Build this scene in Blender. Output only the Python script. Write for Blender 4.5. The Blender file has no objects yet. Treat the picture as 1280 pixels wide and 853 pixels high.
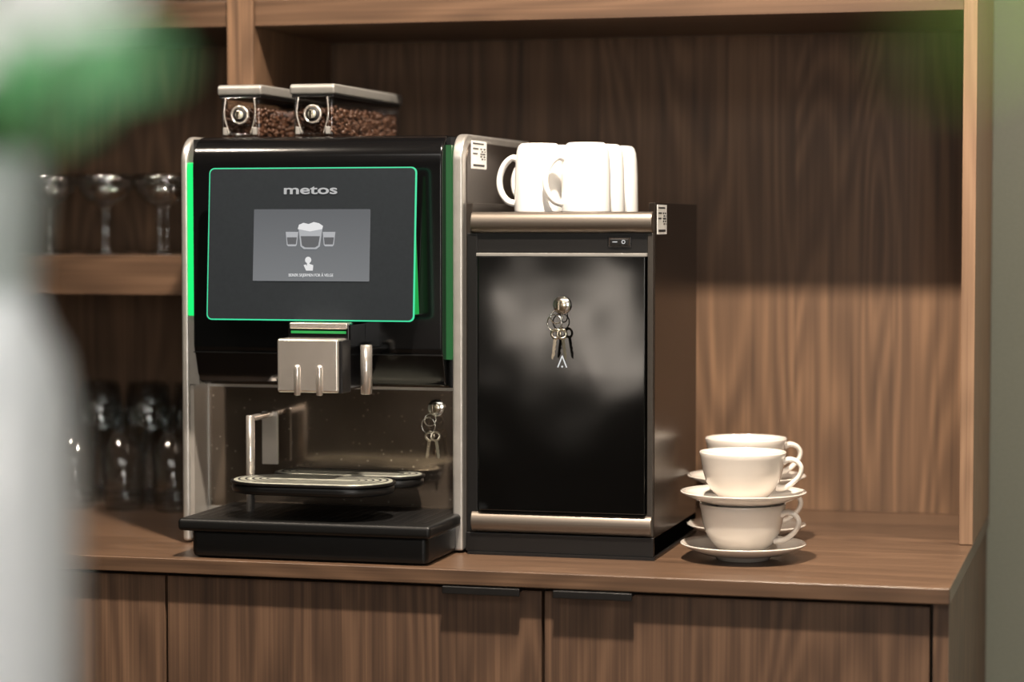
import bpy, bmesh, math, random
from mathutils import Vector, Matrix
random.seed(4)
scn = bpy.context.scene
scn.view_settings.view_transform = 'Standard'
col = scn.collection

# ------------------------------------------------------------ helpers
def lin(c):
    def f(v):
        v /= 255.0
        return v/12.92 if v <= 0.04045 else ((v+0.055)/1.055)**2.4
    return (f(c[0]), f(c[1]), f(c[2]), 1)

def newmat(name):
    m = bpy.data.materials.new(name); m.use_nodes = True
    return m, m.node_tree.nodes, m.node_tree.links, m.node_tree.nodes['Principled BSDF']

def pmat(name, rgb, rough=0.5, metal=0.0, spec=0.5, coat=0.0, emis=None, es=0.0, bump=0.0, bscale=200.0, var=0.06, aniso=None):
    m, n, l, b = newmat(name)
    c = lin(rgb)
    tc = n.new('ShaderNodeNewGeometry')
    nz = n.new('ShaderNodeTexNoise'); nz.inputs['Scale'].default_value = bscale; nz.inputs['Detail'].default_value = 3
    if aniso:
        mp = n.new('ShaderNodeMapping'); mp.inputs['Scale'].default_value = aniso
        l.new(tc.outputs['Position'], mp.inputs['Vector']); l.new(mp.outputs['Vector'], nz.inputs['Vector'])
    else:
        l.new(tc.outputs['Position'], nz.inputs['Vector'])
    r = n.new('ShaderNodeValToRGB')
    r.color_ramp.elements[0].position = .3; r.color_ramp.elements[1].position = .7
    r.color_ramp.elements[0].color = tuple(v*(1-var) for v in c[:3])+(1,)
    r.color_ramp.elements[1].color = tuple(min(1, v*(1+var)) for v in c[:3])+(1,)
    l.new(nz.outputs['Fac'], r.inputs['Fac']); l.new(r.outputs['Color'], b.inputs['Base Color'])
    b.inputs['Roughness'].default_value = rough; b.inputs['Metallic'].default_value = metal
    b.inputs['Specular IOR Level'].default_value = spec; b.inputs['Coat Weight'].default_value = coat
    b.inputs['Coat Roughness'].default_value = 0.05
    if bump > 0:
        bp = n.new('ShaderNodeBump'); bp.inputs['Strength'].default_value = bump; bp.inputs['Distance'].default_value = .002
        l.new(nz.outputs['Fac'], bp.inputs['Height']); l.new(bp.outputs['Normal'], b.inputs['Normal'])
    if emis:
        b.inputs['Emission Color'].default_value = lin(emis); b.inputs['Emission Strength'].default_value = es
    return m

def woodmat(name, axis='Z', dark=(66, 51, 41), mid=(106, 84, 68), light=(138, 112, 92), rough=0.5, band=.13, spec=.35):
    m, n, l, b = newmat(name)
    geo = n.new('ShaderNodeNewGeometry')
    sep = n.new('ShaderNodeSeparateXYZ'); l.new(geo.outputs['Position'], sep.inputs[0])
    def math_(op, a, bb=None, c=None):
        k = n.new('ShaderNodeMath'); k.operation = op
        for i, v in enumerate((a, bb, c)):
            if v is None: continue
            if isinstance(v, (int, float)): k.inputs[i].default_value = v
            else: l.new(v, k.inputs[i])
        return k.outputs[0]
    across, along = (sep.outputs[0], sep.outputs[2]) if axis == 'Z' else (sep.outputs[1], sep.outputs[0])
    third = sep.outputs[1] if axis == 'Z' else sep.outputs[2]
    strip = math_('FLOOR', math_('DIVIDE', math_('ADD', across, 5.083), 0.148))
    wn = n.new('ShaderNodeTexWhiteNoise'); wn.noise_dimensions = '1D'; l.new(strip, wn.inputs['W'])
    rnd = wn.outputs['Value']
    def vec(a, bb, c):
        k = n.new('ShaderNodeCombineXYZ')
        for i, v in enumerate((a, bb, c)):
            if isinstance(v, (int, float)): k.inputs[i].default_value = v
            else: l.new(v, k.inputs[i])
        return k.outputs[0]
    def noise(v, det=2.0, dist=0.0, rgh=.5):
        k = n.new('ShaderNodeTexNoise'); k.inputs['Scale'].default_value = 1; k.inputs['Detail'].default_value = det
        k.inputs['Distortion'].default_value = dist; k.inputs['Roughness'].default_value = rgh
        l.new(v, k.inputs['Vector']); return k.outputs['Fac']
    off = math_('MULTIPLY', rnd, 37.0)
    n1 = noise(vec(math_('ADD', math_('MULTIPLY', across, 7.0), off), math_('ADD', math_('MULTIPLY', along, 0.9), off), math_('MULTIPLY', third, 7.0)), 1.5, .2)
    ring = math_('MULTIPLY_ADD', math_('SINE', math_('MULTIPLY', n1, 115.0)), .5, .5)
    fine = noise(vec(math_('MULTIPLY', across, 240.0), math_('MULTIPLY', along, 2.5), math_('MULTIPLY', third, 240.0)), 4.0, .1, .6)
    med = noise(vec(math_('MULTIPLY', across, 55.0), math_('MULTIPLY', along, .8), math_('ADD', math_('MULTIPLY', third, 55.0), off)), 3.0)
    v = math_('ADD', math_('MULTIPLY', ring, band), math_('MULTIPLY', fine, .5))
    v = math_('ADD', v, math_('MULTIPLY', med, .26))
    v = math_('ADD', v, math_('MULTIPLY', rnd, .14))
    v = math_('SUBTRACT', v, .02)
    r = n.new('ShaderNodeValToRGB'); e = r.color_ramp.elements
    e[0].position = .24; e[0].color = lin(dark); e[1].position = .78; e[1].color = lin(light)
    k = e.new(.50); k.color = lin(mid)
    l.new(v, r.inputs['Fac']); l.new(r.outputs['Color'], b.inputs['Base Color'])
    b.inputs['Roughness'].default_value = rough; b.inputs['Specular IOR Level'].default_value = spec
    bp = n.new('ShaderNodeBump'); bp.inputs['Strength'].default_value = .08; bp.inputs['Distance'].default_value = .001
    l.new(fine, bp.inputs['Height']); l.new(bp.outputs['Normal'], b.inputs['Normal'])
    return m

def clearmat(name, tint=(235, 240, 240), refl=0.12, rough=0.03, edge=.55):
    m, n, l, b = newmat(name)
    out = n['Material Output']
    tr = n.new('ShaderNodeBsdfTransparent'); tr.inputs[0].default_value = lin(tint)
    gl = n.new('ShaderNodeBsdfGlossy'); gl.inputs['Roughness'].default_value = rough
    lw = n.new('ShaderNodeLayerWeight'); lw.inputs['Blend'].default_value = .35
    mul = n.new('ShaderNodeMath'); mul.operation = 'MULTIPLY_ADD'; mul.inputs[1].default_value = edge; mul.inputs[2].default_value = refl*.4
    l.new(lw.outputs['Facing'], mul.inputs[0])
    mx = n.new('ShaderNodeMixShader'); l.new(mul.outputs[0], mx.inputs[0]); l.new(tr.outputs[0], mx.inputs[1]); l.new(gl.outputs[0], mx.inputs[2])
    l.new(mx.outputs[0], out.inputs['Surface'])
    return m

def emat(name, rgb, s):
    m, n, l, b = newmat(name)
    b.inputs['Base Color'].default_value = (0, 0, 0, 1)
    b.inputs['Emission Color'].default_value = lin(rgb); b.inputs['Emission Strength'].default_value = s
    return m

def group(name, loc):
    o = bpy.data.objects.new(name, None); o.location = loc; o.empty_display_size = .05
    col.objects.link(o); return o

def attach(o, par):
    if par is not None:
        o.parent = par; o.matrix_parent_inverse = Matrix.Translation(-Vector(par.location))
    return o

def fin(bm, name, mat, par=None, smooth=False, mtx=None, bevel=0, seg=3, solid=0):
    bmesh.ops.recalc_face_normals(bm, faces=bm.faces)
    me = bpy.data.meshes.new(name)
    if mtx is not None: bm.transform(mtx)
    vs = [v.co for v in bm.verts]
    c = Vector(((min(v.x for v in vs)+max(v.x for v in vs))/2, (min(v.y for v in vs)+max(v.y for v in vs))/2, min(v.z for v in vs)))
    bm.transform(Matrix.Translation(-c))
    bm.to_mesh(me); bm.free()
    for p in me.polygons: p.use_smooth = smooth
    o = bpy.data.objects.new(name, me); o.location = c; col.objects.link(o)
    for mm in (mat if isinstance(mat, (list, tuple)) else [mat]): me.materials.append(mm)
    if bevel:
        md = o.modifiers.new('bevel', 'BEVEL'); md.width = bevel; md.segments = seg; md.limit_method = 'ANGLE'; md.angle_limit = math.radians(40)
        md.harden_normals = False
        for p in me.polygons: p.use_smooth = True
        wn = o.modifiers.new('wn', 'WEIGHTED_NORMAL'); wn.keep_sharp = True
    return attach(o, par)

def box(name, x0, x1, y0, y1, z0, z1, mat, par=None, bevel=0.0, mtx=None, seg=3):
    bm = bmesh.new()
    bmesh.ops.create_cube(bm, size=1)
    bm.transform(Matrix.Translation(((x0+x1)/2, (y0+y1)/2, (z0+z1)/2)) @ Matrix.Diagonal((x1-x0, y1-y0, z1-z0, 1)))
    return fin(bm, name, mat, par, mtx=mtx, bevel=bevel, seg=seg)

def lathe(name, prof, mat, loc=(0, 0, 0), par=None, seg=48, mtx=None):
    bm = bmesh.new(); rings = []
    for r, z in prof:
        if r < 1e-6: rings.append([bm.verts.new((0, 0, z))])
        else: rings.append([bm.verts.new((r*math.cos(2*math.pi*i/seg), r*math.sin(2*math.pi*i/seg), z)) for i in range(seg)])
    for a, b in zip(rings, rings[1:]):
        for i in range(seg):
            j = (i+1) % seg
            if len(a) == 1 and len(b) == 1: continue
            if len(a) == 1: bm.faces.new((a[0], b[i], b[j]))
            elif len(b) == 1: bm.faces.new((a[i], a[j], b[0]))
            else: bm.faces.new((a[i], a[j], b[j], b[i]))
    M = Matrix.Translation(loc)
    if mtx is not None: M = M @ mtx
    return fin(bm, name, mat, par, smooth=True, mtx=M)

def cyl(name, p0, p1, r, mat, par=None, seg=32, bev=.0008, r2=None):
    p0, p1 = Vector(p0), Vector(p1); d = p1-p0; L = d.length
    q = d.to_track_quat('Z', 'Y').to_matrix().to_4x4()
    r2 = r if r2 is None else r2
    b = min(bev, r*.4)
    return lathe(name, [(0, 0), (r-b, 0), (r, b), (r2, L-b), (r2-b, L), (0, L)], mat, p0, par, seg, q)

def smoothpts(pts, n=8):
    P = [Vector(p) for p in pts]; out = []
    for i in range(len(P)-1):
        p0 = P[max(i-1, 0)]; p1 = P[i]; p2 = P[i+1]; p3 = P[min(i+2, len(P)-1)]
        for k in range(n):
            t = k/n
            out.append(.5*((2*p1)+(-p0+p2)*t+(2*p0-5*p1+4*p2-p3)*t*t+(-p0+3*p1-3*p2+p3)*t**3))
    out.append(P[-1]); return out

def tube(name, pts, r, mat, par=None, seg=12, n=8, closed=False, flat=1.0, mtx=None, up=Vector((0, 1, 0))):
    P = smoothpts(pts, n) if n > 1 else [Vector(p) for p in pts]
    bm = bmesh.new(); rings = []
    for i, p in enumerate(P):
        a = P[max(i-1, 0)]; b = P[min(i+1, len(P)-1)]
        t = (b-a).normalized(); s_ = t.cross(up)
        if s_.length < 1e-4: s_ = t.cross(Vector((1, 0, 0)))
        s_.normalize(); w = s_.cross(t).normalized()
        rr = r(i/(len(P)-1)) if callable(r) else r
        rings.append([bm.verts.new(p+s_*rr*math.cos(2*math.pi*k/seg)+w*rr*flat*math.sin(2*math.pi*k/seg)) for k in range(seg)])
    for a, b in zip(rings, rings[1:]):
        for k in range(seg):
            j = (k+1) % seg; bm.faces.new((a[k], a[j], b[j], b[k]))
    bm.faces.new(rings[0]); bm.faces.new(list(reversed(rings[-1])))
    return fin(bm, name, mat, par, smooth=True, mtx=mtx)

def extr(name, prof, x0, x1, mat, par=None, bevel=0.0, seg=3, axis='X'):
    bm = bmesh.new()
    def mk(p, t):
        if axis == 'X': return (t, p[0], p[1])
        if axis == 'Y': return (p[0], t, p[1])
        return (p[0], p[1], t)
    A = [bm.verts.new(mk(p, x0)) for p in prof]; B = [bm.verts.new(mk(p, x1)) for p in prof]
    bm.faces.new(A); bm.faces.new(list(reversed(B)))
    for i in range(len(prof)):
        j = (i+1) % len(prof); bm.faces.new((A[i], B[i], B[j], A[j]))
    return fin(bm, name, mat, par, bevel=bevel, seg=seg)

def rrect(x0, x1, z0, z1, r, n=6):
    pts = []
    for cx, cz, a0 in ((x1-r, z1-r, 0), (x0+r, z1-r, 90), (x0+r, z0+r, 180), (x1-r, z0+r, 270)):
        for i in range(n+1):
            a = math.radians(a0+90*i/n); pts.append((cx+r*math.cos(a), cz+r*math.sin(a)))
    return pts

def torus(name, R, r, mat, par=None, mtx=None, seg=32, s2=10):
    bm = bmesh.new(); rings = []
    for i in range(seg):
        a = 2*math.pi*i/seg
        rings.append([bm.verts.new(((R+r*math.cos(2*math.pi*k/s2))*math.cos(a), r*math.sin(2*math.pi*k/s2), (R+r*math.cos(2*math.pi*k/s2))*math.sin(a))) for k in range(s2)])
    for i in range(seg):
        A, B = rings[i], rings[(i+1) % seg]
        for k in range(s2):
            j = (k+1) % s2; bm.faces.new((A[k], A[j], B[j], B[k]))
    return fin(bm, name, mat, par, smooth=True, mtx=mtx)

def text(name, body, mtx, width, size, mat, par, bold=0.0):
    c = bpy.data.curves.new(name, 'FONT'); c.body = body; c.size = size; c.align_x = 'CENTER'; c.align_y = 'CENTER'
    c.extrude = .0002; c.offset = bold
    o = bpy.data.objects.new(name, c); col.objects.link(o); c.materials.append(mat)
    bpy.context.view_layer.update()
    sx = width/max(o.dimensions.x, 1e-6)
    M = mtx @ Matrix.Diagonal((sx, 1, 1, 1))
    o.parent = par
    o.matrix_parent_inverse = Matrix.Translation(-Vector(par.location))
    o.matrix_basis = M
    return o

# ------------------------------------------------------------ materials
W_V = woodmat('walnut_vertical', 'Z', dark=(54, 40, 30), mid=(97, 74, 56), light=(138, 107, 81), band=.13)
W_H = woodmat('walnut_horizontal', 'X', dark=(54, 40, 31), mid=(84, 64, 49), light=(113, 88, 69), rough=.34, band=.10, spec=.5)
W_D = woodmat('walnut_door', 'Z', dark=(48, 35, 27), mid=(81, 61, 47), light=(115, 89, 69), band=.15)
W_E = woodmat('walnut_edge', 'Z', dark=(90, 70, 54), mid=(124, 98, 77), light=(148, 121, 96), band=.1)
GLOSSBLK = pmat('gloss_black_plastic', (8, 8, 9), .16, spec=.45, bscale=40)
SATBLK = pmat('satin_black', (12, 11, 11), .38, bscale=120)
MATBLK = pmat('matte_black_tray', (6, 6, 6), .42, bump=.1, bscale=500, spec=.35)
SILVER = pmat('satin_silver', (200, 197, 192), .32, metal=.8, bscale=60)
LIDSIL = pmat('lid_silver', (140, 138, 134), .4, metal=.4, bscale=60)
CHROME = pmat('chrome', (225, 222, 216), .12, metal=1, bscale=30, var=.02)
SPOUTM = pmat('spout_brushed_steel', (228, 220, 212), .2, metal=.85, bscale=90)
BRUSH = pmat('brushed_bar', (124, 115, 106), .40, metal=.9, bscale=1, aniso=(8, 300, 600), var=.12)
LINER = pmat('cavity_liner', (184, 179, 172), .35, metal=.6, bscale=25)
GRILLE = pmat('grille_metal', (185, 186, 172), .35, metal=.5, bscale=60)
SIDE = pmat('graphite_side', (66, 59, 54), .36, metal=.7, bscale=80)
PORC = pmat('white_porcelain', (206, 199, 191), .14, coat=.5, bscale=15, var=.01)
MUGW = pmat('white_mug_glaze', (234, 232, 229), .18, coat=.4, bscale=15, var=.01)
WALLM = pmat('painted_wall', (134, 138, 126), .85, bump=.1, bscale=300)
CEILM = pmat('ceiling_paint', (205, 203, 198), .9)
FLOORM = woodmat('oak_floor', 'X', dark=(90, 72, 56), mid=(130, 106, 84), light=(160, 134, 108))
GREENLED = emat('green_led', (10, 235, 112), 1.25)
GREENDIM = emat('green_led_dim', (4, 130, 56), .45)
GREENSIDE = emat('green_side_glow', (2, 160, 66), 1.0)
TEAL = emat('teal_edge_light', (60, 222, 160), 1.05)
CLEAR = clearmat('clear_plastic', (240, 240, 240), .15, edge=.3)
GLASS = clearmat('drinking_glass', (248, 250, 250), .16, edge=.36, rough=.08)
BEAN = pmat('coffee_bean', (88, 60, 44), .38, bscale=400, var=.35)
STK = pmat('sticker_paper', (235, 235, 232), .6)
INK = pmat('ink_black', (40, 40, 42), .6)
UIWHITE = emat('ui_white', (240, 240, 240), .85)
LOGO = emat('logo_grey', (210, 210, 210), .7)
BRASSK = pmat('key_nickel', (200, 190, 172), .22, metal=1)

# stainless back panel of the brewing bay with sparse lighter specks
STEEL, n, l, b = newmat('cavity_steel')
g = n.new('ShaderNodeNewGeometry')
nz = n.new('ShaderNodeTexNoise'); nz.inputs['Scale'].default_value = 9; nz.inputs['Detail'].default_value = 2; l.new(g.outputs['Position'], nz.inputs['Vector'])
cr = n.new('ShaderNodeValToRGB'); cr.color_ramp.elements[0].position = .35; cr.color_ramp.elements[1].position = .7
cr.color_ramp.elements[0].color = lin((128, 114, 101)); cr.color_ramp.elements[1].color = lin((156, 142, 128)); l.new(nz.outputs['Fac'], cr.inputs[0])
vo = n.new('ShaderNodeTexVoronoi'); vo.inputs['Scale'].default_value = 85; l.new(g.outputs['Position'], vo.inputs['Vector'])
lt = n.new('ShaderNodeMath'); lt.operation = 'LESS_THAN'; lt.inputs[1].default_value = .13; l.new(vo.outputs['Distance'], lt.inputs[0])
ms = n.new('ShaderNodeMix'); ms.data_type = 'RGBA'; l.new(lt.outputs[0], ms.inputs['Factor']); l.new(cr.outputs[0], ms.inputs[6]); ms.inputs[7].default_value = lin((205, 192, 176))
l.new(ms.outputs[2], b.inputs['Base Color']); b.inputs['Metallic'].default_value = .86; b.inputs['Roughness'].default_value = .12

DOORBLK, n, l, b = newmat('cooler_door_black')
b.inputs['Base Color'].default_value = lin((5, 5, 5))
g = n.new('ShaderNodeNewGeometry'); nz = n.new('ShaderNodeTexNoise'); nz.inputs['Scale'].default_value = 8; nz.inputs['Detail'].default_value = 1.0
l.new(g.outputs['Position'], nz.inputs['Vector'])
bp = n.new('ShaderNodeBump'); bp.inputs['Strength'].default_value = .42; bp.inputs['Distance'].default_value = .004
l.new(nz.outputs['Fac'], bp.inputs['Height']); l.new(bp.outputs['Normal'], b.inputs['Normal'])
b.inputs['Roughness'].default_value = .09; b.inputs['Specular IOR Level'].default_value = .75

# ------------------------------------------------------------ room shell
box('floor', -4, 2.6, -4, 3.6, -.05, 0, FLOORM)
box('wall_back', -4, 2.6, 3.5, 3.6, 0, 2.75, WALLM)
box('wall_left', -4.1, -4, -4, 3.6, 0, 2.75, WALLM)
box('wall_right', 2.6, 2.7, -4, 3.6, 0, 2.75, WALLM)
box('ceiling', -4.1, 2.7, -4.1, 3.6, 2.75, 2.85, CEILM)
FW = pmat('wall_front_paint', (74, 64, 56), .85)
box('wall_front', -4, 2.6, -4.1, -4, 0, 2.75, FW)
wlite = emat('window_daylight', (240, 226, 210), 7.5)
wframe = pmat('window_frame_paint', (60, 56, 52), .5)
def window(name, x0, x1, z0, z1, nx, nz_):
    gw = group(name, ((x0+x1)/2, -3.98, z0))
    box('pane', x0, x1, -3.995, -3.985, z0, z1, wlite, gw)
    for i in range(nx+1):
        x = x0+(x1-x0)*i/nx; box('mullion_%d' % i, x-.05, x+.05, -3.985, -3.95, z0-.03, z1+.03, wframe, gw)
    for i in range(nz_+1):
        z = z0+(z1-z0)*i/nz_; box('transom_%d' % i, x0, x1, -3.984, -3.955, z-.03, z+.03, wframe, gw)
window('window_1', -2.66, -2.02, .70, 1.12, 2, 1)
window('window_2', 0.2, 2.2, .8, 2.3, 3, 1)  # unseen window, added where the front fill light stands

# ------------------------------------------------------------ wall cabinet / shelving
cab = group('shelving_unit', (-1.2, 3.3, .9))
XL, XR = -2.25, -.21
box('back_panel', XL, XR, 3.48, 3.498, .9005, 2.4, W_V, cab)
box('side_right', -.228, XR, 3.15, 3.48, .9005, 2.4, W_E, cab, bevel=.001)
box('side_left', XL, XL+.018, 3.15, 3.48, .9005, 2.4, W_V, cab, bevel=.001)
box('divider', -1.256, -1.217, 3.145, 3.48, .9005, 2.4, W_V, cab, bevel=.001)
box('upper_shelf_right', -1.217, -.228, 3.152, 3.48, 1.604, 1.641, W_H, cab, bevel=.001)
box('upper_shelf_left', XL+.018, -1.256, 3.152, 3.48, 1.604, 1.641, W_H, cab, bevel=.001)
box('mid_shelf_left', XL+.018, -1.256, 3.15, 3.48, 1.222, 1.279, W_H, cab, bevel=.001)
box('top_board', XL, XR, 3.15, 3.48, 2.4, 2.42, W_H, cab)
base = group('base_cabinet', (-1.2, 3.1, 0))
box('countertop', XL, XR, 2.765, 3.498, .881, .90, W_H, base, bevel=.0015)
box('carcass', XL, -.232, 2.80, 3.48, .08, .8795, SATBLK, base)
box('end_panel', -.230, XR-.002, 2.778, 3.48, 0, .8795, W_D, base)
box('plinth', XL, -.235, 2.83, 2.845, 0, .08, SATBLK, base)
xs = [-.232, -.701, -1.197, -1.693, XL]
for i in range(4):
    box('door_panel_%d' % (i+1), xs[i+1]+.0018, xs[i]-.0018, 2.778, 2.796, .085, .876, W_D, base, bevel=.001)
for i, (a, b_) in enumerate([(-.825, -.727), (-.685, -.587), (-1.80, -1.71), (-1.67, -1.58)]):
    box('edge_pull_%d' % i, a, b_, 2.766, 2.80, .8745, .8795, SATBLK, base, bevel=.001)
    box('edge_pull_lip_%d' % i, a, b_, 2.762, 2.766, .870, .8795, SATBLK, base, bevel=.001)

# ------------------------------------------------------------ coffee machine
cm = group('coffee_machine', (-1.03, 3.0, .9))
def side_prof(y0=2.905, y1=3.25, z0=.903, z1=1.44, r=.035):
    pts = [(y0, z0)]
    for i in range(9):
        a = math.radians(180-90*i/8); pts.append((y0+r+r*math.cos(a), z1-r+r*math.sin(a)))
    pts += [(y1, z1), (y1, z0)]
    return pts
extr('side_left', side_prof(), -1.2275, -1.2165, SILVER, cm, bevel=.004)
extr('side_right', side_prof(), -.8535, -.8395, SILVER, cm, bevel=.003)
extr('side_right_inlay', side_prof(2.921, 3.245, .915, 1.43, .028), -.8400, -.8380, SIDE, cm, bevel=.0006)
extr('side_left_inlay', side_prof(2.921, 3.245, .915, 1.43, .028), -1.229, -1.2270, SIDE, cm, bevel=.0006)
hp = [(3.24, 1.112), (2.925, 1.112), (2.905, 1.116), (2.897, 1.128), (2.890, 1.150), (2.8865, 1.156), (2.884, 1.165), (2.884, 1.395)]
for i in range(1, 8):
    a = math.radians(180-90*i/7); hp.append((2.884+.035+.035*math.cos(a), 1.403+.035*math.sin(a)))
hp += [(3.24, 1.438)]
extr('head_housing', hp, -1.2015, -.8610, GLOSSBLK, cm, bevel=.0025)
box('head_core', -1.2165, -.8535, 2.925, 3.24, 1.112, 1.436, SATBLK, cm)
extr('head_seam', [(2.8835, 1.1555), (2.8835, 1.1570), (2.89, 1.157), (2.89, 1.1555)], -1.2012, -.8613, SATBLK, cm)
box('led_strip_left', -1.2164, -1.2022, 2.901, 2.924, 1.203, 1.405, GREENLED, cm, bevel=.002)
box('led_mount_left_low', -1.2164, -1.2022, 2.905, 2.924, 1.112, 1.203, SILVER, cm)
box('led_strip_right', -.8612, -.8536, 2.903, 2.924, 1.15, 1.425, GREENDIM, cm)
box('body_back', -1.2165, -.8535, 2.966, 3.24, .903, 1.112, SATBLK, cm)
box('cavity_panel', -1.2120, -.8540, 2.962, 2.966, .925, 1.108, STEEL, cm, bevel=.001)
box('cavity_trim_top', -1.2120, -.8540, 2.956, 2.962, 1.106, 1.1115, SILVER, cm)
box('cavity_trim_right', -.857, -.8540, 2.95, 2.962, .925, 1.108, SILVER, cm)
box('cavity_trim_left', -1.2120, -1.2095, 2.957, 2.962, .925, 1.108, SILVER, cm)
box('cavity_trim_bottom', -1.2120, -.8540, 2.955, 2.962, .935, .945, SILVER, cm, bevel=.001)
box('cavity_left_wall', -1.2165, -1.2110, 2.908, 2.962, .925, 1.111, LINER, cm)
box('drip_tray_body', -1.163, -.849, 2.780, 2.96, .9005, .938, MATBLK, cm, bevel=.008)
box('drip_tray_lip', -1.178, -.8425, 2.770, 2.955, .935, .951, MATBLK, cm, bevel=.005)
box('drip_tray_base', -1.2165, -.8535, 2.92, 2.966, .9005, .935, MATBLK, cm)
for i in range(24):
    x = -1.16+.30*i/23
    box('tray_slot_%d' % i, x-.002, x+.002, 2.80, 2.93, .9505, .9512, SATBLK, cm)
for i, (x, y) in enumerate([(-1.2, 3.2), (-.86, 3.2), (-1.2, 2.95), (-.86, 2.95)]):
    cyl('foot_%d' % i, (x, y, .9001), (x, y, .906), .012, SATBLK, cm)
# screen
cx, cy, cz = -1.025, 2.8465, 1.2985
TA = math.radians(3.8)
al = -TA
SM = Matrix.Translation((cx, cy, cz)) @ Matrix.Rotation(al, 4, 'X')
def sext(name, prof, y0, y1, mat, bevel=0):
    bm = bmesh.new()
    A = [bm.verts.new((p[0], y0, p[1])) for p in prof]; B = [bm.verts.new((p[0], y1, p[1])) for p in prof]
    bm.faces.new(A); bm.faces.new(list(reversed(B)))
    for i in range(len(prof)):
        j = (i+1) % len(prof); bm.faces.new((A[i], B[i], B[j], A[j]))
    return fin(bm, name, mat, cm, mtx=SM, bevel=bevel)
hw, hh = .1385, .0965
SCRBLK = pmat('screen_glass_black', (34, 38, 42), .10, spec=.5)
sext('screen_glass', rrect(-hw, hw, -hh, hh, .006), 0, .004, SCRBLK)
sext('screen_edge_light', rrect(-hw-.0016, hw+.0016, -hh-.0016, hh+.0016, .0072), .0008, .0034, TEAL)
extr('screen_housing', [(2.845, cz-hh+.006), (2.857, cz+hh-.006), (2.866, cz+hh-.006), (2.8865, cz-hh+.006)], cx-.133, cx+.133, GLOSSBLK, cm)
extr('screen_housing_glow_right', [(2.846, cz-hh+.007), (2.857, cz+hh-.010), (2.862, cz+hh-.010), (2.8835, cz-hh+.007)], cx+.133, cx+.1338, GREENSIDE, cm)  # emissive side faces stand in for green light on the housing
extr('screen_housing_glow_left', [(2.846, cz-hh+.007), (2.857, cz+hh-.010), (2.862, cz+hh-.010), (2.8835, cz-hh+.007)], cx-.1338, cx-.133, GREENSIDE, cm)
box('screen_mount', cx-.06, cx+.06, 2.855, 2.886, cz-.07, cz+.085, SATBLK, cm)
DISP, n, l, b = newmat('display_panel')
g = n.new('ShaderNodeNewGeometry'); sp_ = n.new('ShaderNodeSeparateXYZ'); l.new(g.outputs['Position'], sp_.inputs[0])
mr = n.new('ShaderNodeMapRange'); mr.inputs[1].default_value = 1.25; mr.inputs[2].default_value = 1.345
l.new(sp_.outputs[2], mr.inputs[0]); cr = n.new('ShaderNodeValToRGB')
cr.color_ramp.elements[0].color = lin((118, 121, 124)); cr.color_ramp.elements[1].color = lin((94, 97, 101))
l.new(mr.outputs[0], cr.inputs[0]); l.new(cr.outputs[0], b.inputs['Emission Color']); b.inputs['Emission Strength'].default_value = .95
b.inputs['Base Color'].default_value = (.01, .01, .01, 1); b.inputs['Roughness'].default_value = .1
sext('display', rrect(-.077, .080, -.0475, .0445, .001), -.0006, .001, DISP)
def tpos(x, h, d=.0012): return SM @ Matrix.Translation((x, -d, h)) @ Matrix.Rotation(math.radians(90), 4, 'X')
text('logo_text', 'metos', tpos(-.001, .0690, .0006), .072, .0165, LOGO, cm, bold=.0003)
text('prompt_text', 'BERØR SKJERMEN FOR Å VELGE', tpos(.002, -.0400), .060, .0052, UIWHITE, cm)
def flat(name, pts, mat, d=.0011):
    bm = bmesh.new(); bm.faces.new([bm.verts.new((p[0], -d, p[1])) for p in pts]); return fin(bm, name, mat, cm, mtx=SM)
GREYUI = emat('ui_grey', (178, 180, 184), .9); DARKUI = emat('ui_dark', (98, 100, 104), .8)
for i, (x, w, h0, h1) in enumerate([(-.0245, .0085, -.003, .0155), (.0255, .0085, -.003, .0155)]):
    flat('ui_glass_%d' % i, [(x-w, h1), (x-w*.8, h0+.002), (x-w*.6, h0), (x+w*.6, h0), (x+w*.8, h0+.002), (x+w, h1)], GREYUI)
    flat('ui_glass_in_%d' % i, [(x-w*.8, h1-.007), (x-w*.66, h0+.0025), (x+w*.66, h0+.0025), (x+w*.8, h1-.007)], DARKUI, .0013)
flat('ui_cup', [(-.0155, .019), (-.0125, -.003), (-.008, -.0065), (.009, -.0065), (.0135, -.003), (.0165, .019)], GREYUI, .0015)
flat('ui_cup_in', [(-.0125, .010), (-.0105, -.002), (-.006, -.0045), (.007, -.0045), (.0115, -.002), (.0135, .010)], DARKUI, .0017)
flat('ui_foam', [(-.0165, .019), (-.015, .0245), (-.009, .027), (-.002, .0255), (.005, .028), (.012, .0265), (.0175, .023), (.0165, .019), (.0, .016)], UIWHITE, .0019)
flat('ui_hand', [(-.0045, -.034), (-.008, -.027), (-.005, -.0262), (-.0035, -.028), (-.0035, -.021), (-.0005, -.021), (0, -.0255), (.005, -.027), (.0045, -.034)], UIWHITE)
bm = bmesh.new(); bmesh.ops.create_circle(bm, cap_ends=True, radius=.0042, segments=24)
fin(bm, 'ui_touch_dot', UIWHITE, cm, mtx=tpos(-.002, -.0205, .0010))
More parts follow.
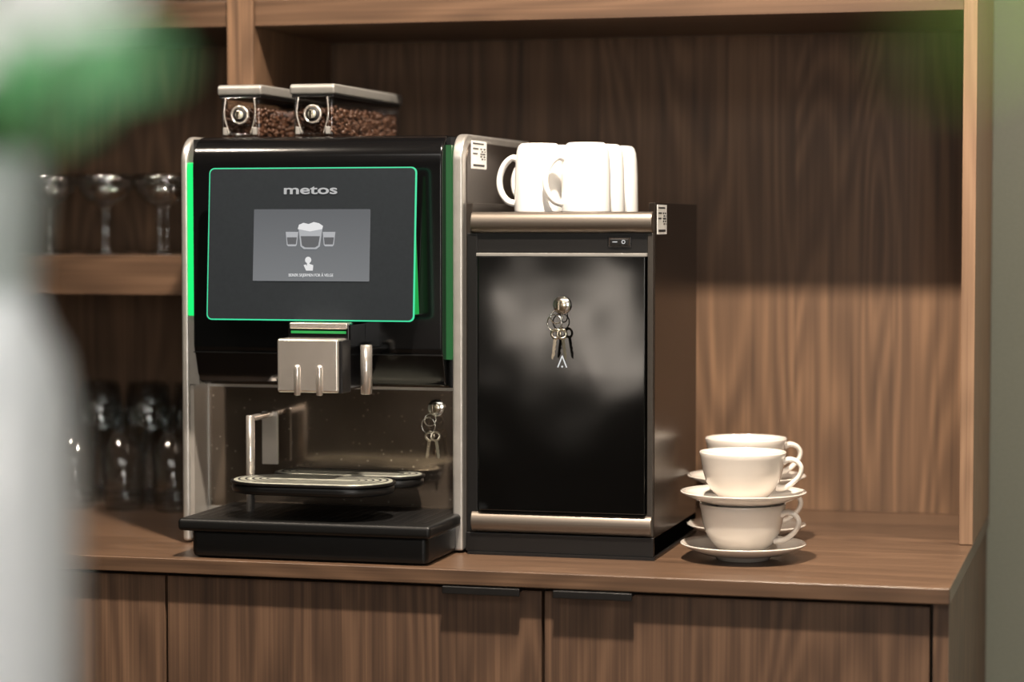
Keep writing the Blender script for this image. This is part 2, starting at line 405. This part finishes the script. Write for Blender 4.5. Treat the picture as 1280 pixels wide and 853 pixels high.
# spout
sx0, sx1 = -1.050, -.9647
box('spout_carrier', sx0+.003, sx1+.001, 2.822, 2.886, 1.114, 1.1985, GLOSSBLK, cm, bevel=.003)
box('spout_carrier_trim', sx0+.006, sx1-.002, 2.8205, 2.85, 1.191, 1.1990, SPOUTM, cm, bevel=.0015)
box('spout_carrier_glow', sx0+.008, sx1-.004, 2.8208, 2.824, 1.1855, 1.1888, GREENSIDE, cm)  # emissive strip paints the screen's green reflection on the carrier
box('spout_side', sx1-.004, sx1+.001, 2.7925, 2.826, 1.112, 1.178, SATBLK, cm, bevel=.001)
box('spout_cover', sx0, sx1-.0035, 2.79, 2.826, 1.112, 1.180, SPOUTM, cm, bevel=.0035)
for i, x in enumerate((-1.0225, -.993)):
    lathe('spout_tube_%d' % i, [(0, .0), (.0036, 0), (.0042, .001), (.0042, .034), (.0034, .0375), (0, .039)], SPOUTM, (x, 2.790, 1.109), cm, 24)
cyl('water_spout', (-.948, 2.84, 1.108), (-.948, 2.84, 1.171), .0076, SPOUTM, cm)
box('water_spout_mount', -.952, -.944, 2.84, 2.89, 1.157, 1.167, SATBLK, cm, bevel=.002)
def stadium(cx_, cy_, hl, hd, n_=16):
    pts = []; hs = hl-hd
    for i in range(n_+1):
        a = math.radians(-90+180*i/n_); pts.append((cx_+hs+hd*math.cos(a), cy_+hd*math.sin(a)))
    for i in range(n_+1):
        a = math.radians(90+180*i/n_); pts.append((cx_-hs+hd*math.cos(a), cy_+hd*math.sin(a)))
    return pts
def stand(nm, cx_, cy_, hl, hd, z):
    extr(nm+'_base', stadium(cx_, cy_, hl*.985, hd*.96), z-.016, z-.003, SATBLK, cm, bevel=.005, axis='Z')
    extr(nm+'_rim', stadium(cx_, cy_, hl, hd), z-.004, z-.0005, SATBLK, cm, bevel=.0008, axis='Z')
    extr(nm+'_plate', stadium(cx_, cy_, hl-.004, hd-.004), z-.003, z, GRILLE, cm, bevel=.0008, axis='Z')
    for k in range(1, 6):
        o = .009*k
        if hd-o < .006: break
        outer = stadium(cx_, cy_, hl-o, hd-o); inner = stadium(cx_, cy_, hl-o-.003, hd-o-.003)
        bm = bmesh.new(); A = [bm.verts.new((p[0], p[1], z+.0004)) for p in outer]; B = [bm.verts.new((p[0], p[1], z+.0004)) for p in inner]
        for i in range(len(A)):
            j = (i+1) % len(A); bm.faces.new((A[i], A[j], B[j], B[i]))
        fin(bm, nm+'_slot_%d' % k, INK, cm)
stand('cup_stand_front', -1.015, 2.826, .108, .058, .999)
stand('cup_stand_rear', -.999, 2.922, .102, .036, .999)
cyl('stand_post', (-1.115, 2.865, .950), (-1.115, 2.865, 1.076), .0056, SPOUTM, cm)
box('stand_bracket', -1.1200, -1.1100, 2.865, 2.962, 1.068, 1.0755, SPOUTM, cm, bevel=.002)
box('stand_bracket_plate', -1.126, -1.104, 2.935, 2.940, 1.005, 1.0755, LINER, cm, bevel=.001)
def lockkeys(par, x, y, z, r, n_keys=2, drop=.05):
    cyl('lock_ring', (x, y, z), (x, y-.004, z), r, CHROME, par)
    cyl('lock_core', (x, y-.004, z), (x, y-.007, z), r*.6, BRASSK, par)
    box('key_in_lock', x-.0015, x+.0015, y-.022, y-.006, z-.006, z+.006, BRASSK, par, bevel=.0006)
    torus('key_loop', .008, .0008, CHROME, par, Matrix.Translation((x-.003, y-.020, z-.0145)) @ Matrix.Rotation(.7, 4, 'Z'))
    torus('key_loop_big', .0105, .0008, CHROME, par, Matrix.Translation((x-.006, y-.018, z-.022)) @ Matrix.Rotation(-.3, 4, 'Z'))
    for i in range(n_keys):
        M = Matrix.Translation((x-.004+.007*i, y-.016-.003*i, z-.030)) @ Matrix.Rotation(.12-.28*i, 4, 'Y') @ Matrix.Rotation(.5*i, 4, 'Z')
        torus('key_bow_%d' % i, .0055, .0018, BRASSK, par, M @ Matrix.Translation((0, 0, -.006)) @ Matrix.Diagonal((1, .5, 1, 1)))
        bm = bmesh.new(); zt = -.011
        pts = [(-.002, zt), (.002, zt), (.002, zt-.010), (.0012, zt-.012), (.0024, zt-.014), (.001, zt-.017), (.002, zt-.020), (.0, zt-drop*.5), (-.002, zt-drop*.46)]
        A = [bm.verts.new((p[0], -.0006, p[1])) for p in pts]; B = [bm.verts.new((p[0], .0006, p[1])) for p in pts]
        bm.faces.new(A); bm.faces.new(list(reversed(B)))
        for k in range(len(pts)):
            j = (k+1) % len(pts); bm.faces.new((A[k], B[k], B[j], A[j]))
        fin(bm, 'key_blade_%d' % i, BRASSK, par, mtx=M)
lockkeys(cm, -.8915, 2.962, 1.083, .0115)
def hopper(nm, x0, x1, y0, y1, z0, z1):
    hb = z1-.014
    extr(nm+'_lid', [(y0-.004, hb), (y0-.006, z1-.004), (y0-.002, z1), (y1, z1), (y1+.003, z1-.004), (y1+.003, hb)], x0-.003, x1+.003, LIDSIL, cm, bevel=.003)
    box(nm+'_lid_rim', x0-.001, x1+.001, y0-.002, y1, hb-.004, hb, SATBLK, cm, bevel=.001)
    box(nm+'_bin', x0, x1, y0, y1, z0, hb-.004, CLEAR, cm, bevel=.004)
    box(nm+'_front_plate', x0+.003, x1-.003, y0-.006, y0-.001, z0+.004, hb-.002, CLEAR, cm, bevel=.005)
    mx_ = (x0+x1)/2+.002; mz = (z0+hb)/2+.002
    yy = y0-.006
    torus(nm+'_latch_ring', .0112, .0018, SPOUTM, cm, Matrix.Translation((mx_, yy-.002, mz)))
    cyl(nm+'_latch_core', (mx_, yy, mz), (mx_, yy-.003, mz), .0095, SATBLK, cm)
    cyl(nm+'_latch_knob', (mx_, yy-.003, mz), (mx_, yy-.006, mz), .0055, GRILLE, cm)
    box(nm+'_latch_bar', mx_-.003, mx_+.002, yy-.009, yy-.005, mz-.006, mz+.006, BRASSK, cm, bevel=.001)
    for s_ in (-1, 1):
        box(nm+'_clip_%d' % s_, mx_+s_*.021-.003, mx_+s_*.021+.003, y0-.009, y0-.003, z0+.004, z0+.014, LIDSIL, cm, bevel=.001)
        tube(nm+'_front_rib_%d' % s_, [(mx_+s_*.020, y0-.007, hb-.004), (mx_+s_*.022, y0-.008, mz), (mx_+s_*.015, y0-.007, z0+.005)], .0010, SPOUTM, cm, 8)
    bm = bmesh.new(); ztop = z0+(hb-z0)*.66
    def bean(p):
        m_ = Matrix.Translation(p) @ Matrix.Rotation(random.random()*6.3, 4, 'Z') @ Matrix.Rotation(random.random()*6.3, 4, 'X') @ Matrix.Diagonal((.0052, .0038, .003, 1))
        bmesh.ops.create_icosphere(bm, subdivisions=1, radius=1, matrix=m_)
    for _ in range(150): bean((random.uniform(x0+.005, x1-.005), y0+.005+random.random()*.006, random.uniform(z0+.004, ztop)))
    for _ in range(560): bean((x1-.004-random.random()*.006, random.uniform(y0+.005, y1-.006), random.uniform(z0+.004, ztop+random.random()*.004)))
    for _ in range(260): bean((random.uniform(x0+.006, x1-.006), random.uniform(y0+.006, y1-.006), ztop))
    bmesh.ops.create_cube(bm, size=1, matrix=Matrix.Translation(((x0+x1)/2, (y0+y1)/2, (z0+ztop)/2)) @ Matrix.Diagonal((x1-x0-.016, y1-y0-.016, ztop-z0-.004, 1)))
    fin(bm, nm+'_beans', BEAN, cm, smooth=True)
hopper('bean_hopper_a', -1.196, -1.139, 2.97, 3.245, 1.439, 1.510)
hopper('bean_hopper_b', -1.093, -1.036, 2.97, 3.26, 1.439, 1.510)
def sticker(par, x, y0, y1, z0, z1):
    box('sticker', x, x+.0004, y0, y1, z0, z1, STK, par)
    h = z1-z0; w = y1-y0
    for i in range(3): box('sticker_line_%d' % i, x+.0003, x+.0007, y0+w*.1, y0+w*(.8, .45, .4)[i], z1-h*(.13+.18*i), z1-h*(.08+.18*i), INK, par)
    for i in range(5):
        for j in range(5):
            if (i*7+j*5+i*j) % 3: box('sticker_code_%d%d' % (i, j), x+.0003, x+.0007, y0+w*(.58+.07*i), y0+w*(.58+.07*i+.05), z0+h*(.32+.09*j), z0+h*(.32+.09*j+.06), INK, par)
    box('sticker_foot', x+.0003, x+.0007, y0+w*.12, y0+w*.85, z0+h*.08, z0+h*.16, INK, par)
sticker(cm, -.838, 2.940, 3.013, 1.396, 1.4325)

# ------------------------------------------------------------ milk cooler
mc = group('milk_cooler', (-.71, 3.05, .9))
FX0, FX1 = -.836, -.590
box('side_left', FX0, FX0+.008, 2.912, 3.20, .903, 1.351, SIDE, mc, bevel=.001)
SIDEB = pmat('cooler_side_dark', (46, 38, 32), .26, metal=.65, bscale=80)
FRAMEG = pmat('cooler_frame_grey', (62, 58, 54), .4, metal=.5)
box('side_right', FX1-.008, FX1, 2.912, 3.20, .903, 1.351, SIDEB, mc, bevel=.001)
box('body', FX0+.008, FX1-.008, 2.925, 3.20, .905, 1.338, SATBLK, mc)
def bar(nm, z0, z1, y0=2.899, y1=2.93):
    r = (z1-z0)/2; pts = [(y1, z0)]
    for i in range(11):
        a = math.radians(-90-180*i/10); pts.append((y0+.011+.011*math.cos(a), (z0+z1)/2+r*math.sin(a)))
    pts.append((y1, z1))
    extr(nm, pts, FX0+.008, FX1-.002, BRUSH, mc, bevel=.0012)
bar('bar_top', 1.3125, 1.3395)
bar('bar_bottom', .929, .956)
box('switch_panel', FX0+.008, FX1-.003, 2.908, 2.93, 1.288, 1.3125, SATBLK, mc)
box('door', FX0+.018, FX1-.010, 2.900, 2.925, .9575, 1.2835, DOORBLK, mc, bevel=.0015)
box('door_top_edge', FX0+.016, FX1-.008, 2.8995, 2.925, 1.2830, 1.2872, LIDSIL, mc, bevel=.0006)
box('frame_left', FX0+.002, FX0+.016, 2.906, 2.925, .929, 1.3125, SATBLK, mc, bevel=.001)
box('frame_right', FX1-.0085, FX1-.001, 2.906, 2.925, .929, 1.3125, FRAMEG, mc, bevel=.001)
box('base', FX0, FX1, 2.906, 3.20, .9035, .928, SATBLK, mc, bevel=.001)
box('base_gasket', FX0+.004, FX1+.003, 2.900, 3.19, .9001, .9036, SATBLK, mc)
box('switch_bezel', -.650, -.619, 2.9065, 2.909, 1.2945, 1.3085, GLOSSBLK, mc, bevel=.001)
box('switch_rim', -.648, -.621, 2.9060, 2.9066, 1.2965, 1.3065, SIDE, mc)
box('switch_rocker', -.6465, -.6225, 2.9045, 2.908, 1.2975, 1.3055, SATBLK, mc, bevel=.001)
box('switch_mark_i', -.643, -.637, 2.9040, 2.9046, 1.301, 1.302, UIWHITE, mc)
torus('switch_mark_o', .0020, .0004, UIWHITE, mc, Matrix.Translation((-.629, 2.9043, 1.3015)))
lockkeys(mc, -.7065, 2.900, 1.2215, .0115, 2, .056)
for s_ in (-1, 1):
    M = Matrix.Translation((-.7068+s_*.0028, 2.8995, 1.150)) @ Matrix.Rotation(-s_*.38, 4, 'Y')
    box('emblem_leg_%d' % (s_+1), -.0007, .0007, -.0004, .0004, -.008, .008, UIWHITE, mc, mtx=M)
box('emblem_dot', -.0010, .0010, -.0004, .0004, -.001, .001, UIWHITE, mc, mtx=Matrix.Translation((-.7068, 2.8995, 1.1435)) @ Matrix.Rotation(.785, 4, 'Y'))
sticker(mc, FX1, 2.925, 2.985, 1.311, 1.3485)

# ------------------------------------------------------------ mugs on the cooler (upside down)
def mug(x, y, ang, z0=1.3382):
    g_ = group('coffee_mug', (x, y, z0))
    H = .0905
    prof = [(0, H-.004), (.018, H-.004), (.0195, H), (.023, H), (.0268, H-.003), (.0292, H-.010), (.0304, H-.02), (.0314, .05), (.0322, .003), (.0318, 0), (.0305, .0), (.0298, .003), (.0288, .05), (.0278, H-.015), (.020, H-.008), (0, H-.007)]
    lathe('body', prof, MUGW, (x, y, z0), g_, 48)
    M = Matrix.Translation((x, y, z0)) @ Matrix.Rotation(ang, 4, 'Z')
    tube('handle', [(.0285, 0, .070), (.037, 0, .0715), (.0475, 0, .062), (.0535, 0, .045), (.0515, 0, .028), (.042, 0, .0155), (.0295, 0, .012)], lambda t: .0040+.0012*abs(2*t-1)**3, MUGW, g_, 14, 8, flat=1.35, mtx=M)
for (x, y, a) in [(-.759, 2.985, 178), (-.692, 2.968, 205), (-.759, 3.06, 180), (-.690, 3.043, 120), (-.757, 3.132, 170), (-.688, 3.118, 120)]:
    mug(x, y, math.radians(a))

# ------------------------------------------------------------ cups & saucers
def saucer(x, y, z):
    prof = [(0, .004), (.028, .004), (.030, .0), (.034, .0), (.036, .004), (.056, .0085), (.072, .0150), (.0788, .0190), (.0798, .0203), (.0790, .0212), (.072, .0180), (.056, .0118), (.037, .0078), (.030, .0068), (.0285, .0058), (0, .0058)]
    return lathe('saucer', prof, PORC, (x, y, z), None, 64)
def cup(x, y, z, ang):
    g_ = group('coffee_cup', (x, y, z))
    prof = [(0, .003), (.0215, .003), (.0225, 0), (.0255, 0), (.0262, .004), (.033, .0085), (.0410, .0175), (.0470, .029), (.0508, .042), (.0535, .058), (.0550, .0640), (.0545, .0652), (.0533, .0642), (.0515, .058), (.0488, .042), (.0450, .030), (.0388, .0195), (.030, .0115), (.02, .009), (0, .0085)]
    lathe('body', prof, PORC, (x, y, z), g_, 64)
    M = Matrix.Translation((x, y, z)) @ Matrix.Rotation(ang, 4, 'Z')
    tube('handle', [(.0510, 0, .0530), (.059, 0, .0560), (.068, 0, .0535), (.0735, 0, .046), (.0715, 0, .036), (.063, 0, .0265), (.053, 0, .020), (.0425, 0, .0195)], lambda t: .0032+.0016*abs(2*t-1)**3, PORC, g_, 14, 8, flat=1.6, mtx=M)
for (x, y, a) in [(-.4825, 2.948, -8), (-.5097, 3.140, 6)]:
    z = .9002
    for k in range(2):
        saucer(x, y, z)
        cup(x-.001, y, z+.0060, math.radians(a+k*12))
        z += .0655

# ------------------------------------------------------------ glassware in left bay
def coupe(x, y, z):
    lathe('cocktail_glass', [(0, 0), (.033, 0), (.033, .001), (.006, .004), (.0036, .010), (.0034, .066), (.006, .071), (.022, .080), (.036, .094), (.0435, .118), (.0429, .118), (.035, .095), (.021, .082), (0, .074)], GLASS, (x, y, z), None, 40)
for row, (yy, x0) in enumerate([(3.20, -1.745), (3.29, -1.70), (3.385, -1.745)]):
    for k in range(5): coupe(x0+.093*k, yy, 1.2792)
def wineglass(x, y, z):
    lathe('wine_glass', [(0, 0), (.034, 0), (.034, .001), (.007, .004), (.0036, .010), (.0034, .070), (.008, .076), (.026, .090), (.035, .110), (.0355, .130), (.029, .178), (.0284, .178), (.0348, .130), (.034, .111), (.025, .092), (0, .080)], GLASS, (x, y, z), None, 40)
for (x, y) in [(-1.70, 3.33), (-1.62, 3.33), (-1.54, 3.33), (-1.46, 3.33), (-1.38, 3.33), (-1.305, 3.33), (-1.66, 3.41), (-1.58, 3.41), (-1.50, 3.41), (-1.42, 3.41), (-1.34, 3.41)]:
    wineglass(x, y, .9002)
def tumbler(x, y, z):
    lathe('tumbler_glass', [(0, 0), (.026, 0), (.029, .003), (.0345, .120), (.0337, .120), (.028, .008), (0, .007)], GLASS, (x, y, z), None, 40)
for x in (-1.70, -1.62, -1.54, -1.46, -1.38, -1.302):
    tumbler(x, 3.235, .9002)

# ------------------------------------------------------------ foreground: flower vase on a tall stand
F = Vector((-.2575, .9663, 0)); R = Vector((.9663, .2575, 0))
tb = F*1.08+R*(-.27)
st = group('plant_stand', (tb.x, tb.y, 0))
TBL = woodmat('stand_wood', 'X')
lathe('top', [(0, 1.03), (.15, 1.03), (.152, 1.034), (.152, 1.046), (.15, 1.05), (0, 1.05)], TBL, (tb.x, tb.y, 0), st, 64)
for i in range(3):
    a = 2*math.pi*i/3+.4
    cyl('leg_%d' % i, (tb.x+.17*math.cos(a), tb.y+.17*math.sin(a), .0), (tb.x+.09*math.cos(a), tb.y+.09*math.sin(a), 1.032), .011, SATBLK, st)
vp = F*1.1+R*(-.2386)
VASE = pmat('white_vase_glaze', (224, 230, 235), .3, coat=.3, bscale=20, var=.01)
NECK = pmat('grey_vase_neck', (178, 190, 190), .35, coat=.3, bscale=20, var=.01)
vs_ = group('flower_vase', (vp.x, vp.y, 1.05))
lathe('vase', [(0, .001), (.028, 0), (.032, .004), (.0345, .06), (.0350, .14), (.0335, .185), (.028, .212), (.019, .228), (.0155, .240), (0, .2395)], VASE, (vp.x, vp.y, 1.0502), vs_, 48)
lathe('vase_neck', [(.0155, .2395), (.0175, .262), (.0205, .285), (.0195, .302), (.017, .306), (.015, .300), (.013, .2405), (0, .2400)], NECK, (vp.x, vp.y, 1.0502), vs_, 48)
def leafmat(name, c0, c1, ct):
    m, n, l, b = newmat(name)
    b.inputs['Roughness'].default_value = .4
    tr = n.new('ShaderNodeBsdfTranslucent'); tr.inputs[0].default_value = lin(ct)
    mx = n.new('ShaderNodeMixShader'); mx.inputs[0].default_value = .45
    nz = n.new('ShaderNodeTexNoise'); nz.inputs['Scale'].default_value = 60
    cr = n.new('ShaderNodeValToRGB'); cr.color_ramp.elements[0].color = lin(c0); cr.color_ramp.elements[1].color = lin(c1)
    l.new(nz.outputs['Fac'], cr.inputs[0]); l.new(cr.outputs[0], b.inputs['Base Color'])
    l.new(b.outputs[0], mx.inputs[1]); l.new(tr.outputs[0], mx.inputs[2]); l.new(mx.outputs[0], n['Material Output'].inputs['Surface'])
    return m
LEAF = leafmat('fresh_leaf', (95, 185, 125), (145, 220, 155), (130, 230, 140))
LEAF2 = leafmat('lime_leaf', (150, 205, 80), (185, 230, 105), (180, 235, 100))
PETAL = pmat('white_petal', (240, 242, 244), .5, bscale=60, var=.03)
def blade(name, base_, dirv, L, W, mat, par, normal=Vector((0, -1, .3)), droop=.25, cup_=.15):
    d = Vector(dirv).normalized(); nn = Vector(normal); s_ = d.cross(nn).normalized(); nn = s_.cross(d).normalized()
    bm = bmesh.new(); rows = []
    for i in range(13):
        t = i/12; w = W*math.sin(math.pi*min(1, t*.96+.04))**.75*(1-.25*t)
        c_ = Vector(base_)+d*L*t+Vector((0, 0, -1))*droop*L*t*t
        rows.append([bm.verts.new(c_+s_*w*u*.5+nn*abs(u)*w*cup_) for u in (-1, -.5, 0, .5, 1)])
    for a, b2 in zip(rows, rows[1:]):
        for k in range(4): bm.faces.new((a[k], a[k+1], b2[k+1], b2[k]))
    return fin(bm, name, mat, par, smooth=True)
top = Vector((vp.x, vp.y, 1.345))
def fpos(f_, r_, z_): return F*f_+R*r_+Vector((0, 0, z_))
def spray(i, tip, par, leaves, r=.0015):
    tip = Vector(tip); mid = (top+tip)/2+Vector((0, 0, .02))
    tube('stem_%d' % i, [top-Vector((0, 0, .09)), top, mid, tip], r, LEAF, par, 8, 6)
    for k, (dv, L, W) in enumerate(leaves):
        blade('leaf_%d_%d' % (i, k), tip if k % 2 == 0 else mid, dv, L, W, LEAF, par)
spray(0, fpos(.70, -.133, 1.372), vs_, [(R*.8+Vector((0, 0, .15)), .034, .024), (-R+Vector((0, 0, .3)), .05, .022)])
spray(1, fpos(.60, -.122, 1.350), vs_, [(R*.5+Vector((0, 0, .5)), .026, .018), (R*.2+Vector((0, 0, 1)), .05, .02)])
spray(2, fpos(1.0, -.22, 1.41), vs_, [(-R*.6+Vector((0, 0, .6)), .08, .036), (R*.6+Vector((0, 0, .8)), .06, .03)])
def flower(i, p, s=.024):
    p = Vector(p)
    tube('flower_stem_%d' % i, [top-Vector((0, 0, .09)), top, (top+p)/2+Vector((0, 0, .01)), p], .0014, LEAF, vs_, 8, 6)
    for k in range(8):
        a = 2*math.pi*k/8
        blade('petal_%d_%d' % (i, k), p, R*math.cos(a)+Vector((0, 0, 1))*math.sin(a)+F*(-.45), s*1.25, s*.8, PETAL, vs_, normal=-F, droop=.0)
    lathe('flower_eye_%d' % i, [(0, -.006), (.005, -.004), (.007, 0), (.005, .004), (0, .006)], PETAL, p, vs_, 16)
flower(0, fpos(.80, -.158, 1.402), .017); flower(2, fpos(.72, -.129, 1.397), .015); flower(3, fpos(.90, -.205, 1.395), .018)

pp = F*.85+R*.5
pl = group('potted_plant', (pp.x, pp.y, 0))
POT = pmat('grey_pot', (120, 118, 114), .7)
lathe('pot', [(0, 0), (.11, 0), (.12, .01), (.15, .30), (.155, .32), (.145, .32), (.138, .29), (0, .285)], POT, (pp.x, pp.y, 0), pl, 48)
SOIL = pmat('soil', (50, 36, 28), .9, bump=.5)
lathe('soil', [(0, .29), (.138, .29)], SOIL, (pp.x, pp.y, 0), pl, 48)
for i, (tip, dv, L_, W_) in enumerate([(fpos(.40, .150, 1.380), -R*1.0+Vector((0, 0, -.10)), .080, .018), (fpos(.9, .55, 1.55), R+Vector((0, 0, .3)), .22, .09), (fpos(.8, .45, 1.35), R*.5-F+Vector((0, 0, .2)), .22, .09), (fpos(1.0, .62, 1.2), R+F, .22, .09)]):
    b0 = pp+Vector((.02*i-.03, 0, .28)); m1 = b0+Vector((0, 0, .75))
    tube('stalk_%d' % i, [b0, m1, (m1+tip)/2+Vector((0, 0, .12)), tip], .004, LEAF2, pl, 10, 8)
    blade('leaf_%d' % i, tip, dv, L_, W_, LEAF2, pl)

# ------------------------------------------------------------ lights
LAMP = emat('lamp_face', (255, 238, 210), 6)
def downlight(x, y, power, size=.04, tgt=None, ang=70, colr=(1, .86, .71)):
    gl_ = group('ceiling_spotlight', (x, y, 2.75))
    lathe('ring', [(.055, 2.742), (.062, 2.742), (.062, 2.7499), (.055, 2.7499)], SATBLK, (x, y, 0), gl_, 32)
    lathe('face', [(0, 2.748), (.054, 2.748)], LAMP, (x, y, 0), gl_, 32)
    L = bpy.data.lights.new('spot', 'SPOT'); L.energy = power; L.color = colr; L.shadow_soft_size = size
    L.spot_size = math.radians(ang); L.spot_blend = .6
    o = bpy.data.objects.new('spot_lamp', L); o.location = (x, y, 2.735)
    t = Vector(tgt or (x, 3.2, 1.0))-o.location; o.rotation_euler = t.to_track_quat('-Z', 'Y').to_euler()
    col.objects.link(o); o.parent = gl_; o.matrix_parent_inverse = Matrix.Translation(-Vector(gl_.location))
downlight(-.56, 2.185, 500)
downlight(-1.75, 2.185, 80)
downlight(.5, 2.6, 120, tgt=(-.15, 3.4, 1.1), ang=80)  # extra lamp added to brighten the right wall and cabinet end
def area(name, loc, tgt, sx, sy, power, colr):
    L = bpy.data.lights.new(name, 'AREA'); L.shape = 'RECTANGLE'; L.size = sx; L.size_y = sy; L.energy = power; L.color = colr
    o = bpy.data.objects.new(name, L); o.location = loc
    o.rotation_euler = (Vector(tgt)-Vector(loc)).to_track_quat('-Z', 'Y').to_euler(); col.objects.link(o)
area('front_fill_light', (1.2, -3.9, 1.6), (-.8, 3, 1.1), 2.0, 1.5, 62, (.96, .98, 1))  # cool fill added behind the camera, no source in view
area('ceiling_fill_light', (-.6, -.2, 2.70), (-.6, -.2, 0), 2.4, 1.6, 42, (1, .96, .9))  # unseen area light added as soft overhead fill
w = bpy.data.worlds.new('world'); scn.world = w; w.use_nodes = True
w.node_tree.nodes['Background'].inputs[0].default_value = (.9, .95, 1, 1); w.node_tree.nodes['Background'].inputs[1].default_value = .3

# ------------------------------------------------------------ camera
cd = bpy.data.cameras.new('camera'); cam = bpy.data.objects.new('camera', cd); col.objects.link(cam)
cd.sensor_width = 36; cd.lens = 2950/1280*36
cam.location = (0, 0, 1.3227); cam.rotation_euler = (math.radians(90)-math.atan(145/2950), 0, math.radians(14.92))
cd.dof.use_dof = True; cd.dof.focus_distance = 2.99; cd.dof.aperture_fstop = 2.2
cd.clip_start = .02
scn.camera = cam
